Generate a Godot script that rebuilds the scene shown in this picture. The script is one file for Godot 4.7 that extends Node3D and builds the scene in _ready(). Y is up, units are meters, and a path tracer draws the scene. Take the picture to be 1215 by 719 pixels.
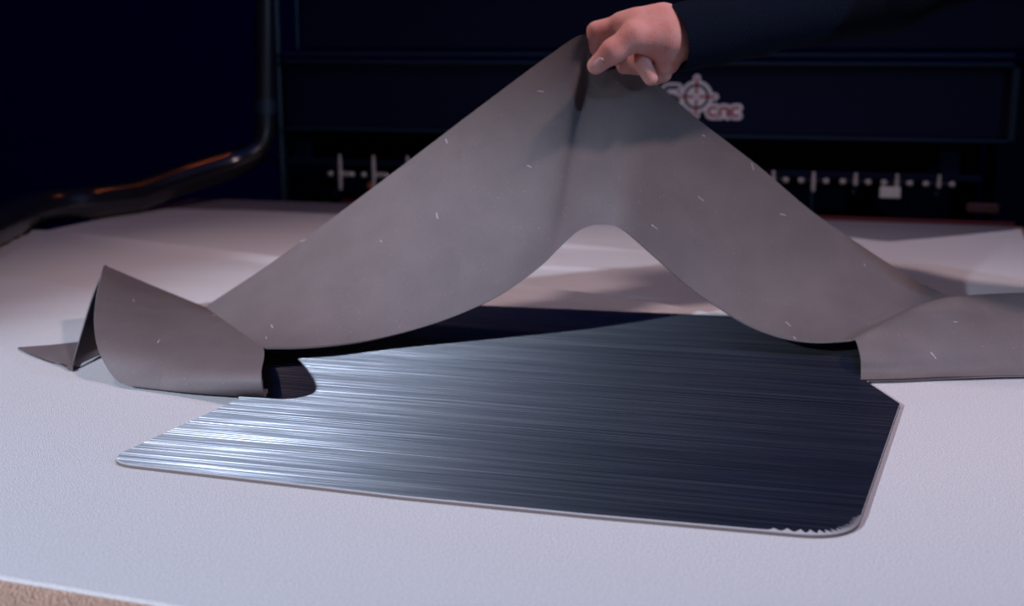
extends Node3D
# A hand lifts a thin grey foam sheet off a freshly cut dark brushed plate on a felt covered cutting table.
# Units are metres, the floor is y = 0, the felt's top is y = TY.
const TY := 0.85
var mats := {}
var tframe := Transform3D(Basis(Vector3.UP, deg_to_rad(-15.0)), Vector3(0, TY, 0))        # the table's own axes: x along its front, -z away
var gframe := Transform3D(Basis(Vector3.UP, deg_to_rad(-15.0)), Vector3(-0.478, TY, -3.55)) # the gantry's


func _ready() -> void:
	camera_and_light()
	make_materials()
	room()
	flag_board()
	table()
	felt()
	plate()
	lifted_sheet()
	offcut()
	gantry()
	hose()
	valves()
	person()


func camera_and_light() -> void:
	var cam := Camera3D.new()
	cam.name = "camera"
	cam.fov = rad_to_deg(2.0 * atan(359.5 / 1500.0))
	cam.near = 0.02
	cam.far = 60.0
	var att := CameraAttributesPhysical.new()
	att.frustum_focal_length = 50.0
	att.exposure_aperture = 5.0
	att.frustum_focus_distance = 1.4
	att.exposure_multiplier = 1.0
	cam.attributes = att
	add_child(cam)
	cam.fov = rad_to_deg(2.0 * atan(359.5 / 1500.0))
	cam.transform = Transform3D(Basis(Vector3.RIGHT, -0.20348), Vector3(0, TY + 0.42, 0))
	cam.current = true
	var we := WorldEnvironment.new()
	we.name = "environment"
	var e := Environment.new()
	e.background_mode = Environment.BG_COLOR
	e.background_color = Color(0.01, 0.02, 0.06)
	e.tonemap_mode = Environment.TONE_MAPPER_LINEAR
	e.tonemap_exposure = 1.0
	e.sdfgi_enabled = true
	e.ssao_enabled = true
	e.ssil_enabled = true
	we.environment = e
	add_child(we)
	# cool work light low at the front left
	spot("work_light", Vector3(-2.42, TY + 1.48, 0.9), Vector3(-0.06, TY, -1.24), Color(0.86, 0.92, 1.0), 21.6, 18.6, 0.55, 0.05)
	# cool lamp low down, some way off to the right of the table
	spot("side_lamp", Vector3(2.2, TY + 1.15, -0.6), Vector3(-0.1, TY, -1.75), Color(0.66, 0.82, 1.0), 1.7, 52.0, 0.9, 0.03)
	# the room's warm lamps: over the right of the table and over its far left; and the dim blue ceiling panel
	spot("warm_lamp", Vector3(1.6, TY + 2.6, -0.8), Vector3(0.15, TY, -1.92), Color(1.0, 0.87, 0.86), 5.2, 30.0, 1.0, 0.10)
	spot("rear_lamp", Vector3(-1.65, TY + 2.0, -2.3), Vector3(0.25, TY, -2.15), Color(1.0, 0.88, 0.86), 2.3, 30.0, 1.0, 0.06)
	area("ceiling_light", Vector3(0.3, 3.4, -1.6), Vector3(0.3, 0, -1.61), Vector2(4.0, 3.0), Color(0.30, 0.50, 1.0), 0.7)
	# a small orange lamp on the gantry, above the hose
	spot("orange_lamp", Vector3(-0.70, TY + 0.66, -3.45), Vector3(-0.92, TY + 0.1, -3.2), Color(1.0, 0.50, 0.30), 0.008, 40.0, 0.6, 0.01)


func area(called: String, at: Vector3, to: Vector3, size: Vector2, c: Color, energy: float) -> void:
	var a := AreaLight3D.new()
	a.name = called
	a.area_size = size
	a.light_color = c
	a.light_energy = energy
	a.area_range = 20.0
	a.shadow_enabled = true
	add_child(a)
	a.look_at_from_position(at, to, Vector3.UP)


func spot(called: String, at: Vector3, to: Vector3, c: Color, energy: float, angle: float, soft: float, size: float) -> void:
	var l := SpotLight3D.new()
	l.name = called
	l.light_color = c
	l.light_energy = energy
	l.spot_range = 20.0
	l.spot_attenuation = 2.0
	l.spot_angle = angle
	l.spot_angle_attenuation = soft
	l.light_size = size
	l.shadow_enabled = true
	add_child(l)
	l.look_at_from_position(at, to, Vector3.UP)


# ------------------------------------------------------------------ helpers

func begin() -> SurfaceTool:
	var st := SurfaceTool.new()
	st.begin(Mesh.PRIMITIVE_TRIANGLES)
	return st


func tri(st: SurfaceTool, a: Vector3, b: Vector3, c: Vector3, n: Vector3) -> void:
	st.set_normal(n)
	if (b - a).cross(c - a).dot(n) > 0.0:
		st.add_vertex(a); st.add_vertex(c); st.add_vertex(b)
	else:
		st.add_vertex(a); st.add_vertex(b); st.add_vertex(c)


func quad(st: SurfaceTool, a: Vector3, b: Vector3, c: Vector3, d: Vector3, n: Vector3) -> void:
	tri(st, a, b, c, n)
	tri(st, a, c, d, n)


func quad4(st: SurfaceTool, p: Array, n: Array, uv: Array = []) -> void:   # smooth quad: four corners in a ring, four normals
	var order := [0, 1, 2, 0, 2, 3]
	if (p[1] - p[0]).cross(p[2] - p[0]).dot(n[0] + n[2]) > 0.0 or (p[2] - p[0]).cross(p[3] - p[0]).dot(n[0] + n[2]) > 0.0:
		order = [0, 2, 1, 0, 3, 2]
	for i in order:
		st.set_normal(n[i])
		if uv.size():
			st.set_uv(uv[i])
		st.add_vertex(p[i])


func obj(called: String, st: SurfaceTool, m: Material, parent: Node = self) -> MeshInstance3D:
	var o := MeshInstance3D.new()
	o.name = called
	o.mesh = st.commit()
	o.material_override = m
	(parent if parent else self).add_child(o, true)
	return o


func base(called: String, xf: Transform3D, label: String, category: String, group := "") -> Node3D:
	var o := Node3D.new()
	o.name = called
	add_child(o, true)
	o.transform = xf
	return tag(o, label, category, group)


func tag(o: Node3D, label: String, category: String, group := "") -> Node3D:
	o.set_meta("label", label)
	o.set_meta("category", category)
	if group:
		o.set_meta("group", group)
	return o


func box(st: SurfaceTool, at: Vector3, size: Vector3, bevel := 0.002, xf := Transform3D()) -> void:   # chamfered box
	var h := size / 2.0
	var b: float = minf(bevel, minf(h.x, minf(h.y, h.z)) * 0.9)
	var corner := func(s: Vector3, axis: int) -> Vector3:
		var v := Vector3(s.x * (h.x - b), s.y * (h.y - b), s.z * (h.z - b))
		v[axis] = s[axis] * h[axis]
		return xf * (at + v)
	for axis in 3:
		var u := (axis + 1) % 3
		var w := (axis + 2) % 3
		for sg in [-1.0, 1.0]:
			var n := Vector3.ZERO
			n[axis] = sg
			var ring := []
			for k in [[-1, -1], [1, -1], [1, 1], [-1, 1]]:
				var s := Vector3.ZERO
				s[axis] = sg; s[u] = k[0]; s[w] = k[1]
				ring.append(corner.call(s, axis))
			quad(st, ring[0], ring[1], ring[2], ring[3], xf.basis * n)
			for su in [-1.0, 1.0]:   # the chamfer between this face and the next axis' face
				var s0 := Vector3.ZERO
				s0[axis] = sg; s0[u] = su; s0[w] = -1.0
				var s1 := s0
				s1[w] = 1.0
				var nn := Vector3.ZERO
				nn[axis] = sg; nn[u] = su
				quad(st, corner.call(s0, axis), corner.call(s1, axis), corner.call(s1, u), corner.call(s0, u), xf.basis * nn.normalized())
	for sx in [-1.0, 1.0]:
		for sy in [-1.0, 1.0]:
			for sz in [-1.0, 1.0]:
				var s := Vector3(sx, sy, sz)
				tri(st, corner.call(s, 0), corner.call(s, 1), corner.call(s, 2), xf.basis * s.normalized())


func across(t: Vector3) -> Vector3:
	var r := t.cross(Vector3.UP) if absf(t.y) < 0.9 else t.cross(Vector3.RIGHT)
	return r.normalized()


func tube(st: SurfaceTool, pts: Array, radii: Array, segs := 16, caps := true) -> void:   # a swept round bar
	var rings := []
	var ns := []
	var side := Vector3.ZERO
	var n := pts.size()
	for i in n:
		var t: Vector3 = (pts[mini(i + 1, n - 1)] - pts[maxi(i - 1, 0)]).normalized()
		side = across(t) if i == 0 else (side - t * side.dot(t)).normalized()
		var up := t.cross(side)
		var ring := []
		var nr := []
		var r: float = radii[mini(i, radii.size() - 1)]
		for k in segs + 1:
			var ang := TAU * k / segs
			var d := side * cos(ang) + up * sin(ang)
			ring.append(pts[i] + d * r)
			nr.append(d)
		rings.append(ring)
		ns.append(nr)
	for i in n - 1:
		for k in segs:
			quad4(st, [rings[i][k], rings[i][k + 1], rings[i + 1][k + 1], rings[i + 1][k]], [ns[i][k], ns[i][k + 1], ns[i + 1][k + 1], ns[i + 1][k]])
	if caps:
		for e in [0, n - 1]:
			var out: Vector3 = (pts[0] - pts[1]).normalized() if e == 0 else (pts[n - 1] - pts[n - 2]).normalized()
			for k in segs:
				tri(st, pts[e], rings[e][k], rings[e][k + 1], out)


func lathe(st: SurfaceTool, prof: Array, xf: Transform3D, segs := 16) -> void:   # prof: Vector2(radius, height) from bottom to top, flat shaded bands
	for i in prof.size() - 1:
		var p: Vector2 = prof[i]
		var q: Vector2 = prof[i + 1]
		var d := q - p
		var nn := Vector2(d.y, -d.x).normalized()
		for k in segs:
			var ps := []
			var ns := []
			for j in [[p, k], [p, k + 1], [q, k + 1], [q, k]]:
				var ang: float = TAU * j[1] / segs
				ps.append(xf * Vector3(cos(ang) * j[0].x, j[0].y, sin(ang) * j[0].x))
				ns.append((xf.basis * Vector3(cos(ang) * nn.x, nn.y, sin(ang) * nn.x)).normalized())
			quad4(st, ps, ns)


func extrude(st: SurfaceTool, poly: PackedVector2Array, z0: float, z1: float, xf: Transform3D) -> void:   # polygon in x, y pushed along z
	var idx := Geometry2D.triangulate_polygon(poly)
	for i in range(0, idx.size(), 3):
		var a := poly[idx[i]]
		var b := poly[idx[i + 1]]
		var c := poly[idx[i + 2]]
		tri(st, xf * Vector3(a.x, a.y, z1), xf * Vector3(b.x, b.y, z1), xf * Vector3(c.x, c.y, z1), xf.basis.z)
		tri(st, xf * Vector3(a.x, a.y, z0), xf * Vector3(b.x, b.y, z0), xf * Vector3(c.x, c.y, z0), -xf.basis.z)
	var turn := -1.0 if Geometry2D.is_polygon_clockwise(poly) else 1.0
	for i in poly.size():
		var a := poly[i]
		var b := poly[(i + 1) % poly.size()]
		var d := (b - a).normalized() * turn
		var n := xf.basis * Vector3(d.y, -d.x, 0)
		quad(st, xf * Vector3(a.x, a.y, z0), xf * Vector3(b.x, b.y, z0), xf * Vector3(b.x, b.y, z1), xf * Vector3(a.x, a.y, z1), n)


func stroke(st: SurfaceTool, line: Array, width: float, z0: float, z1: float, xf: Transform3D) -> void:
	for poly in Geometry2D.offset_polyline(PackedVector2Array(line), width / 2.0, Geometry2D.JOIN_ROUND, Geometry2D.END_ROUND):
		if not Geometry2D.is_polygon_clockwise(poly):
			extrude(st, poly, z0, z1, xf)


func cr(a: Vector3, b: Vector3, c: Vector3, d: Vector3, t: float) -> Vector3:   # Catmull-Rom
	return 0.5 * (2.0 * b + (c - a) * t + (2.0 * a - 5.0 * b + 4.0 * c - d) * t * t + (3.0 * b - a - 3.0 * c + d) * t * t * t)


func along(row: Array, sub: int) -> Array:
	var out := []
	var n := row.size()
	for i in n - 1:
		var a: Vector3 = row[i - 1] if i > 0 else 2.0 * row[0] - row[1]
		var d: Vector3 = row[i + 2] if i + 2 < n else 2.0 * row[n - 1] - row[n - 2]
		for k in sub:
			out.append(cr(a, row[i], row[i + 1], d, float(k) / sub))
	out.append(row[n - 1])
	return out


func patch(st: SurfaceTool, rows: Array, sub_u: int, sub_v: int, thick: float, face: Vector3, uv0: Vector2, walls := [true, true, true, true]) -> void:
	# a thin sheet through a net of points (rows of equal length), with a back and with edges on the sides: first row, last row, first column, last column
	var half := []
	for r in rows:
		half.append(along(r, sub_u))
	var nu: int = half[0].size()
	var cols := []
	for i in nu:
		var c := []
		for r in half:
			c.append(r[i])
		cols.append(along(c, sub_v))
	var nv: int = cols[0].size()
	var nor := []
	var back := []
	for i in nu:
		var nc := []
		var bc := []
		for j in nv:
			var du: Vector3 = cols[mini(i + 1, nu - 1)][j] - cols[maxi(i - 1, 0)][j]
			var dv: Vector3 = cols[i][mini(j + 1, nv - 1)] - cols[i][maxi(j - 1, 0)]
			var n := du.cross(dv)
			if n.length() < 1e-9:
				n = nc[j - 1] if j > 0 else face
			n = n.normalized()
			nc.append(n)
			bc.append(cols[i][j] - n * thick)
		nor.append(nc)
		back.append(bc)
	var flip := 1.0
	var total := Vector3.ZERO
	for nc in nor:
		for n in nc:
			total += n
	if total.dot(face) < 0.0:
		for i in nu:
			for j in nv:
				nor[i][j] = -nor[i][j]
				back[i][j] = cols[i][j] - nor[i][j] * thick
	for i in nu - 1:
		for j in nv - 1:
			var p := [cols[i][j], cols[i + 1][j], cols[i + 1][j + 1], cols[i][j + 1]]
			var q := [back[i][j], back[i + 1][j], back[i + 1][j + 1], back[i][j + 1]]
			var n := [nor[i][j], nor[i + 1][j], nor[i + 1][j + 1], nor[i][j + 1]]
			var uv := []
			for v in p:
				uv.append(uv0 + Vector2(v.x, v.y * 0.9 - v.z * 0.55) * 1.4)
			quad4(st, p, n, uv)
			quad4(st, q, [-n[0], -n[1], -n[2], -n[3]], uv)
	for side in 4:
		if not walls[side]:
			continue
		var count := nu if side < 2 else nv
		for k in count - 1:
			var a := [k, 0] if side == 0 else [k, nv - 1] if side == 1 else [0, k] if side == 2 else [nu - 1, k]
			var b := [a[0] + (1 if side < 2 else 0), a[1] + (0 if side < 2 else 1)]
			var inner := [a[0], 1] if side == 0 else [a[0], nv - 2] if side == 1 else [1, a[1]] if side == 2 else [nu - 2, a[1]]
			var out: Vector3 = (cols[a[0]][a[1]] - cols[inner[0]][inner[1]]).normalized()
			st.set_uv(uv0)
			quad(st, cols[a[0]][a[1]], cols[b[0]][b[1]], back[b[0]][b[1]], back[a[0]][a[1]], out)


# ------------------------------------------------------------------ materials

func mat(called: String, c: Color, rough := 0.7, metal := 0.0) -> StandardMaterial3D:
	var m := StandardMaterial3D.new()
	m.resource_name = called
	m.albedo_color = c
	m.roughness = rough
	m.metallic = metal
	mats[called] = m
	return m


func noise_tex(freq: float, octaves: int, size: int, seed_n: int, normal := false, bump := 4.0, kind := FastNoiseLite.TYPE_SIMPLEX_SMOOTH, low := Color.BLACK, high := Color.WHITE) -> NoiseTexture2D:
	var n := FastNoiseLite.new()
	n.noise_type = kind
	n.frequency = freq
	n.fractal_octaves = octaves
	n.seed = seed_n
	var t := NoiseTexture2D.new()
	t.width = size
	t.height = size
	t.seamless = true
	t.noise = n
	if normal:
		t.as_normal_map = true
		t.bump_strength = bump
	else:
		var g := Gradient.new()
		g.set_color(0, low)
		g.set_color(1, high)
		t.color_ramp = g
	return t


func tiled(m: StandardMaterial3D, per_metre: float) -> void:
	m.uv1_triplanar = true
	m.uv1_world_triplanar = true
	m.uv1_scale = Vector3.ONE * per_metre


func make_materials() -> void:
	var f := mat("felt", Color(0.80, 0.79, 0.80), 0.95)
	f.albedo_texture = noise_tex(0.10, 3, 512, 11, false, 0.0, FastNoiseLite.TYPE_SIMPLEX, Color(0.78, 0.78, 0.79), Color(1, 1, 1))
	f.normal_enabled = true
	f.normal_texture = noise_tex(0.16, 3, 512, 12, true, 5.0)
	f.normal_scale = 0.3
	f.metallic_specular = 0.25
	tiled(f, 7.0)
	var mt := mat("tan_mat", Color(0.76, 0.62, 0.54), 0.9)
	mt.albedo_texture = noise_tex(0.12, 3, 512, 21, false, 0.0, FastNoiseLite.TYPE_CELLULAR, Color(0.78, 0.77, 0.76), Color(1, 1, 1))
	mt.normal_enabled = true
	mt.normal_texture = noise_tex(0.14, 2, 512, 22, true, 6.0)
	tiled(mt, 4.0)
	mat("grey_belt", Color(0.42, 0.40, 0.43), 0.9)
	mat("mat_edge", Color(0.80, 0.66, 0.58), 0.8)
	var s := mat("foam_sheet", Color(0.83, 0.765, 0.78), 0.75)
	s.metallic_specular = 0.35
	s.albedo_texture = dust_texture()
	var p := mat("brushed_top", Color(1, 1, 1), 0.42, 1.0)
	p.albedo_texture = streak_texture(Color(0.37, 0.38, 0.41), Color(0.63, 0.62, 0.63), 5)
	p.anisotropy_enabled = true
	p.anisotropy = -0.95
	p.normal_enabled = true
	p.normal_texture = streak_normal()
	p.normal_scale = 1.0
	mat("cut_edge", Color(0.36, 0.30, 0.29), 0.7)
	mat("rim_grey", Color(0.55, 0.53, 0.55), 0.6)
	mat("machine_paint", Color(0.02, 0.05, 0.16), 0.6).metallic_specular = 0.3
	mat("machine_rail", Color(0.13, 0.19, 0.25), 0.4, 0.3)
	mat("black_plastic", Color(0.09, 0.10, 0.13), 0.35)
	mat("hose_plastic", Color(0.08, 0.08, 0.10), 0.22).metallic_specular = 0.8
	mat("olive_plastic", Color(0.15, 0.15, 0.11), 0.6)
	mat("nickel", Color(0.80, 0.74, 0.70), 0.35, 0.35)
	mat("copper", Color(0.75, 0.38, 0.28), 0.4, 0.4)
	mat("white_plastic", Color(0.85, 0.80, 0.76), 0.6)
	mat("rust_block", Color(0.30, 0.17, 0.16), 0.6)
	mat("red_paint", Color(0.30, 0.02, 0.03), 0.5)
	mat("dark_room", Color(0.02, 0.16, 0.65), 0.95).metallic_specular = 0.1
	mat("dark_floor", Color(0.08, 0.08, 0.09), 0.9).metallic_specular = 0.1
	mat("sticker_white", Color(0.90, 0.86, 0.86), 0.6)
	mat("ink_black", Color(0.08, 0.10, 0.14), 0.6)
	mat("ink_red", Color(0.62, 0.13, 0.15), 0.6)
	var k := mat("skin", Color(0.84, 0.655, 0.63), 0.55)
	k.metallic_specular = 0.25
	k.subsurf_scatter_enabled = true
	k.subsurf_scatter_strength = 0.12
	k.normal_enabled = true
	k.normal_texture = noise_tex(0.08, 3, 256, 31, true, 3.0)
	k.normal_scale = 0.4
	k.albedo_texture = noise_tex(0.012, 3, 256, 32, false, 0.0, FastNoiseLite.TYPE_SIMPLEX_SMOOTH, Color(1.0, 0.84, 0.80), Color(1.0, 1.0, 1.0))
	tiled(k, 12.0)
	mat("nail", Color(0.85, 0.67, 0.64), 0.4)
	var j := mat("jacket_cloth", Color(0.07, 0.095, 0.15), 0.95)
	j.metallic_specular = 0.15
	j.normal_enabled = true
	j.normal_texture = noise_tex(0.2, 2, 256, 33, true, 4.0)
	tiled(j, 10.0)
	mat("trouser_cloth", Color(0.09, 0.09, 0.11), 0.95)
	mat("shoe", Color(0.06, 0.06, 0.06), 0.5)
	mat("hair", Color(0.12, 0.08, 0.06), 0.7)
	mat("eye_white", Color(0.9, 0.9, 0.88), 0.2)


func streak_field(seed_n: int, w: int, h: int) -> PackedFloat32Array:
	# long thin lines along x: every row has its own tone, changing slowly along it
	var rng := RandomNumberGenerator.new()
	rng.seed = seed_n
	var n := FastNoiseLite.new()
	n.seed = seed_n
	n.frequency = 1.0
	n.fractal_octaves = 1
	var out := PackedFloat32Array()
	out.resize(w * h)
	for y in h:
		var tone := rng.randf()
		var wide := n.get_noise_2d(0.0, y * 0.02) * 0.06
		var step := rng.randf_range(0.004, 0.012)
		for x in w:
			out[y * w + x] = clampf(0.42 + (tone - 0.5) * 0.55 + wide + 0.55 * n.get_noise_2d(x * step, y * 7.3), 0.0, 1.0)
	return out


func streak_texture(dark: Color, light: Color, seed_n: int) -> ImageTexture:
	var w := 512
	var h := 2048
	var field := streak_field(seed_n, w, h)
	var data := PackedByteArray()
	data.resize(w * h * 3)
	for i in w * h:
		var c := dark.lerp(light, field[i] * field[i])
		data[i * 3] = int(c.r * 255.0)
		data[i * 3 + 1] = int(c.g * 255.0)
		data[i * 3 + 2] = int(c.b * 255.0)
	return ImageTexture.create_from_image(Image.create_from_data(w, h, false, Image.FORMAT_RGB8, data))


func streak_normal() -> ImageTexture:
	# every scratch leans its own way, towards or away from its neighbours
	var w := 512
	var h := 2048
	var rng := RandomNumberGenerator.new()
	rng.seed = 19
	var n := FastNoiseLite.new()
	n.seed = 20
	n.frequency = 1.0
	n.fractal_octaves = 1
	var data := PackedByteArray()
	data.resize(w * h * 3)
	var lean := 0.0
	for y in h:
		lean = rng.randf_range(-1.0, 1.0)
		var step := rng.randf_range(0.01, 0.03)
		for x in w:
			var a := clampf(lean + 0.5 * n.get_noise_2d(x * step, y * 5.7), -1.0, 1.0) * 1.25
			var i := (y * w + x) * 3
			data[i] = 128
			data[i + 1] = int((sin(a) * 0.5 + 0.5) * 255.0)
			data[i + 2] = int((cos(a) * 0.5 + 0.5) * 255.0)
	return ImageTexture.create_from_image(Image.create_from_data(w, h, false, Image.FORMAT_RGB8, data))


func dust_texture() -> ImageTexture:
	# soft grey grain with a few pale specks and short scratches
	var size := 1024
	var rng := RandomNumberGenerator.new()
	rng.seed = 77
	var n := FastNoiseLite.new()
	n.seed = 78
	n.frequency = 0.01
	n.fractal_octaves = 4
	var im := Image.create(size, size, false, Image.FORMAT_RGB8)
	for y in size:
		for x in size:
			var v := 0.45 + 0.02 * n.get_noise_2d(x, y) + rng.randf_range(-0.02, 0.02)
			im.set_pixel(x, y, Color(v, v * 0.985, v * 0.985))
	for i in 600:
		var at := Vector2(rng.randf(), rng.randf()) * size
		var v := rng.randf_range(0.6, 0.9)
		im.set_pixel(int(at.x) % size, int(at.y) % size, Color(v, v, v))
	for i in 30:
		var at := Vector2(rng.randf(), rng.randf()) * size
		var d := Vector2.from_angle(rng.randf_range(-0.1, 0.55) if i % 3 else rng.randf_range(0.9, 1.4))
		for k in rng.randi_range(6, 16):
			var q := at + d * k
			im.set_pixel(posmod(int(q.x), size), posmod(int(-q.y), size), Color(1, 1, 1))
	return ImageTexture.create_from_image(im)


# ------------------------------------------------------------------ setting

func room() -> void:
	var x0 := -4.2
	var x1 := 4.2
	var z0 := -6.5
	var z1 := 3.0
	var top := 3.6
	var cx := (x0 + x1) / 2.0
	var cz := (z0 + z1) / 2.0
	var parts := [
		["floor", Vector3(cx, -0.05, cz), Vector3(x1 - x0 + 0.4, 0.1, z1 - z0 + 0.4), "dark_floor"],
		["ceiling", Vector3(cx, top + 0.05, cz), Vector3(x1 - x0 + 0.4, 0.1, z1 - z0 + 0.4), "dark_room"],
		["wall_back", Vector3(cx, top / 2, z0 - 0.1), Vector3(x1 - x0 + 0.4, top, 0.2), "dark_room"],
		["wall_front", Vector3(cx, top / 2, z1 + 0.1), Vector3(x1 - x0 + 0.4, top, 0.2), "dark_room"],
		["wall_left", Vector3(x0 - 0.1, top / 2, cz), Vector3(0.2, top, z1 - z0), "dark_room"],
		["wall_right", Vector3(x1 + 0.1, top / 2, cz), Vector3(0.2, top, z1 - z0), "dark_room"],
	]
	for a in parts:
		var st := begin()
		box(st, Vector3.ZERO, a[2], 0.003)
		var o := obj(a[0], st, mats[a[3]])
		o.position = a[1]
		o.set_meta("kind", "structure")


func flag_board() -> void:
	# a black board on a stand keeps the front left work light off the hand and the machine
	var b := base("flag_board", Transform3D(Basis(Vector3.UP, -0.840), Vector3(-1.675, 0, 0.233)), "black board on a thin stand shading the front left work light", "board")
	var st := begin()
	box(st, Vector3(0, TY + 1.155 + 0.28, 0), Vector3(1.5, 0.56, 0.012), 0.002)
	obj("panel", st, mats.ink_black, b)
	for sx in [-0.6, 0.6]:
		st = begin()
		tube(st, [Vector3(sx, 0.0, 0.022), Vector3(sx, TY + 1.6, 0.022)], [0.012], 12)
		obj("pole", st, mats.black_plastic, b)
		st = begin()
		box(st, Vector3(sx, 0.012, 0.022), Vector3(0.09, 0.024, 0.5), 0.004)
		obj("foot", st, mats.black_plastic, b)


func table() -> void:
	var t := base("cutting_table", Transform3D(tframe.basis, tframe * Vector3(-0.68, -TY, -1.78)), "wide dark cutting machine table under the pale grey felt", "table")
	var st := begin()
	box(st, Vector3(0, 0.745, 0), Vector3(2.16, 0.18, 2.74), 0.004)
	obj("table_bed", st, mats.machine_paint, t)
	for sx in [-1.0, 1.0]:
		for sz in [-1.0, 1.0]:
			st = begin()
			box(st, Vector3(sx * 0.98, 0.3275, sz * 1.2), Vector3(0.1, 0.655, 0.1), 0.006)
			obj("leg", st, mats.machine_paint, t)
	st = begin()
	box(st, Vector3(0.21, 0.846, -1.374), Vector3(1.70, 0.018, 0.008), 0.003)
	obj("red_edge_strip", st, mats.red_paint, t).set_meta("label", "thin red strip along the far edge")
	st = begin()
	extrude(st, PackedVector2Array([Vector2(-1.72, 2.905), Vector2(-0.25, 2.905), Vector2(0.07, 2.805), Vector2(0.37, 2.705), Vector2(0.37, 3.125), Vector2(-1.72, 3.125)]), 0.0, 0.003, Transform3D(tframe.basis * Basis(Vector3.RIGHT, -PI / 2), tframe * Vector3(0, -0.004, 0)))
	tag(obj("belt_strip", st, mats.grey_belt), "dark grey strip of belt between the felt's far edge and the gantry", "belt")
	# the tan mat that shows past the felt's front edge
	st = begin()
	extrude(st, PackedVector2Array([Vector2(-1.76, 0.415), Vector2(0.395, 0.415), Vector2(0.395, 3.14), Vector2(-1.76, 3.14)]), 0.0, 0.011, Transform3D(tframe.basis * Basis(Vector3.RIGHT, -PI / 2), tframe * Vector3(0, -0.015, 0)))
	tag(obj("tan_mat", st, mats.tan_mat), "tan woven mat showing past the felt at the lower left corner", "mat")


func felt() -> void:
	# pale felt over the table; its front edge is cut askew, and a crease runs across it behind the plate
	var fa: Vector3 = tframe.affine_inverse() * Vector3(-0.4116, 0.8500, -0.9510)
	var fb: Vector3 = tframe.affine_inverse() * Vector3(-0.2516, 0.8500, -0.8951)
	var slope := (fb.z - fa.z) / (fb.x - fa.x)
	var creases := [[Vector3(-1.0164, 0.8500, -2.7567), Vector3(0.3671, 0.8500, -1.9037), 0.014, 0.009], [Vector3(-0.2056, 0.8500, -2.3826), Vector3(0.2877, 0.8500, -2.3281), 0.006, 0.010], [Vector3(-0.0134, 0.8500, -2.6501), Vector3(0.3302, 0.8500, -2.5406), 0.007, 0.012]]
	var n := FastNoiseLite.new()
	n.seed = 5
	n.frequency = 1.6
	var nx := 230
	var nz := 230
	var st := begin()
	var pos := []
	for i in nx + 1:
		var x := lerpf(-1.75, 0.38, float(i) / nx)
		var front := fa.z + (x - fa.x) * slope
		var col := []
		for j in nz + 1:
			var z := lerpf(front, -2.90 + 0.20 * smoothstep(-0.25, 0.38, x), float(j) / nz)
			var p := tframe * Vector3(x, 0, z)
			var h := 0.0
			for c in creases:
				var a: Vector3 = c[0]
				var d: Vector3 = (c[1] - a)
				var length := d.length()
				d /= length
				var s := (p - a).dot(d)
				var off := (p - a).dot(d.cross(Vector3.UP))
				var fade := smoothstep(-0.25, 0.1, s) * (1.0 - smoothstep(length - 0.25, length + 0.05, s))
				h += c[2] * exp(-pow(off / (c[3] * 1.6), 2.0)) * fade
			h += 0.004 * (n.get_noise_2d(p.x, p.z) + 0.4) * smoothstep(1.95, 2.4, -p.z)
			p.y += h
			col.append(p)
		pos.append(col)
	var nor := []
	for i in nx + 1:
		var nc := []
		for j in nz + 1:
			var du: Vector3 = pos[mini(i + 1, nx)][j] - pos[maxi(i - 1, 0)][j]
			var dv: Vector3 = pos[i][mini(j + 1, nz)] - pos[i][maxi(j - 1, 0)]
			var nn := du.cross(dv).normalized()
			nc.append(nn if nn.y > 0 else -nn)
		nor.append(nc)
	for i in nx:
		for j in nz:
			quad4(st, [pos[i][j], pos[i + 1][j], pos[i + 1][j + 1], pos[i][j + 1]], [nor[i][j], nor[i + 1][j], nor[i + 1][j + 1], nor[i][j + 1]])
	var down := Vector3(0, -0.0038, 0)
	var zf := tframe.basis.z
	for i in nx:
		quad(st, pos[i][0], pos[i + 1][0], pos[i + 1][0] + down, pos[i][0] + down, zf)
		quad(st, pos[i][nz], pos[i + 1][nz], pos[i + 1][nz] * Vector3(1, 0, 1) + Vector3(0, TY - 0.0038, 0), pos[i][nz] * Vector3(1, 0, 1) + Vector3(0, TY - 0.0038, 0), -zf)
	for j in nz:
		for e in [0, nx]:
			quad(st, pos[e][j], pos[e][j + 1], pos[e][j + 1] * Vector3(1, 0, 1) + Vector3(0, TY - 0.0038, 0), pos[e][j] * Vector3(1, 0, 1) + Vector3(0, TY - 0.0038, 0), tframe.basis.x * (-1.0 if e == 0 else 1.0))
	quad(st, pos[0][0] + down, pos[nx][0] + down, pos[nx][nz] * Vector3(1, 0, 1) + Vector3(0, TY - 0.0038, 0), pos[0][nz] * Vector3(1, 0, 1) + Vector3(0, TY - 0.0038, 0), Vector3.DOWN)
	tag(obj("felt_cover", st, mats.felt), "pale grey felt spread over the whole table beneath the dark plate", "felt")


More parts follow.
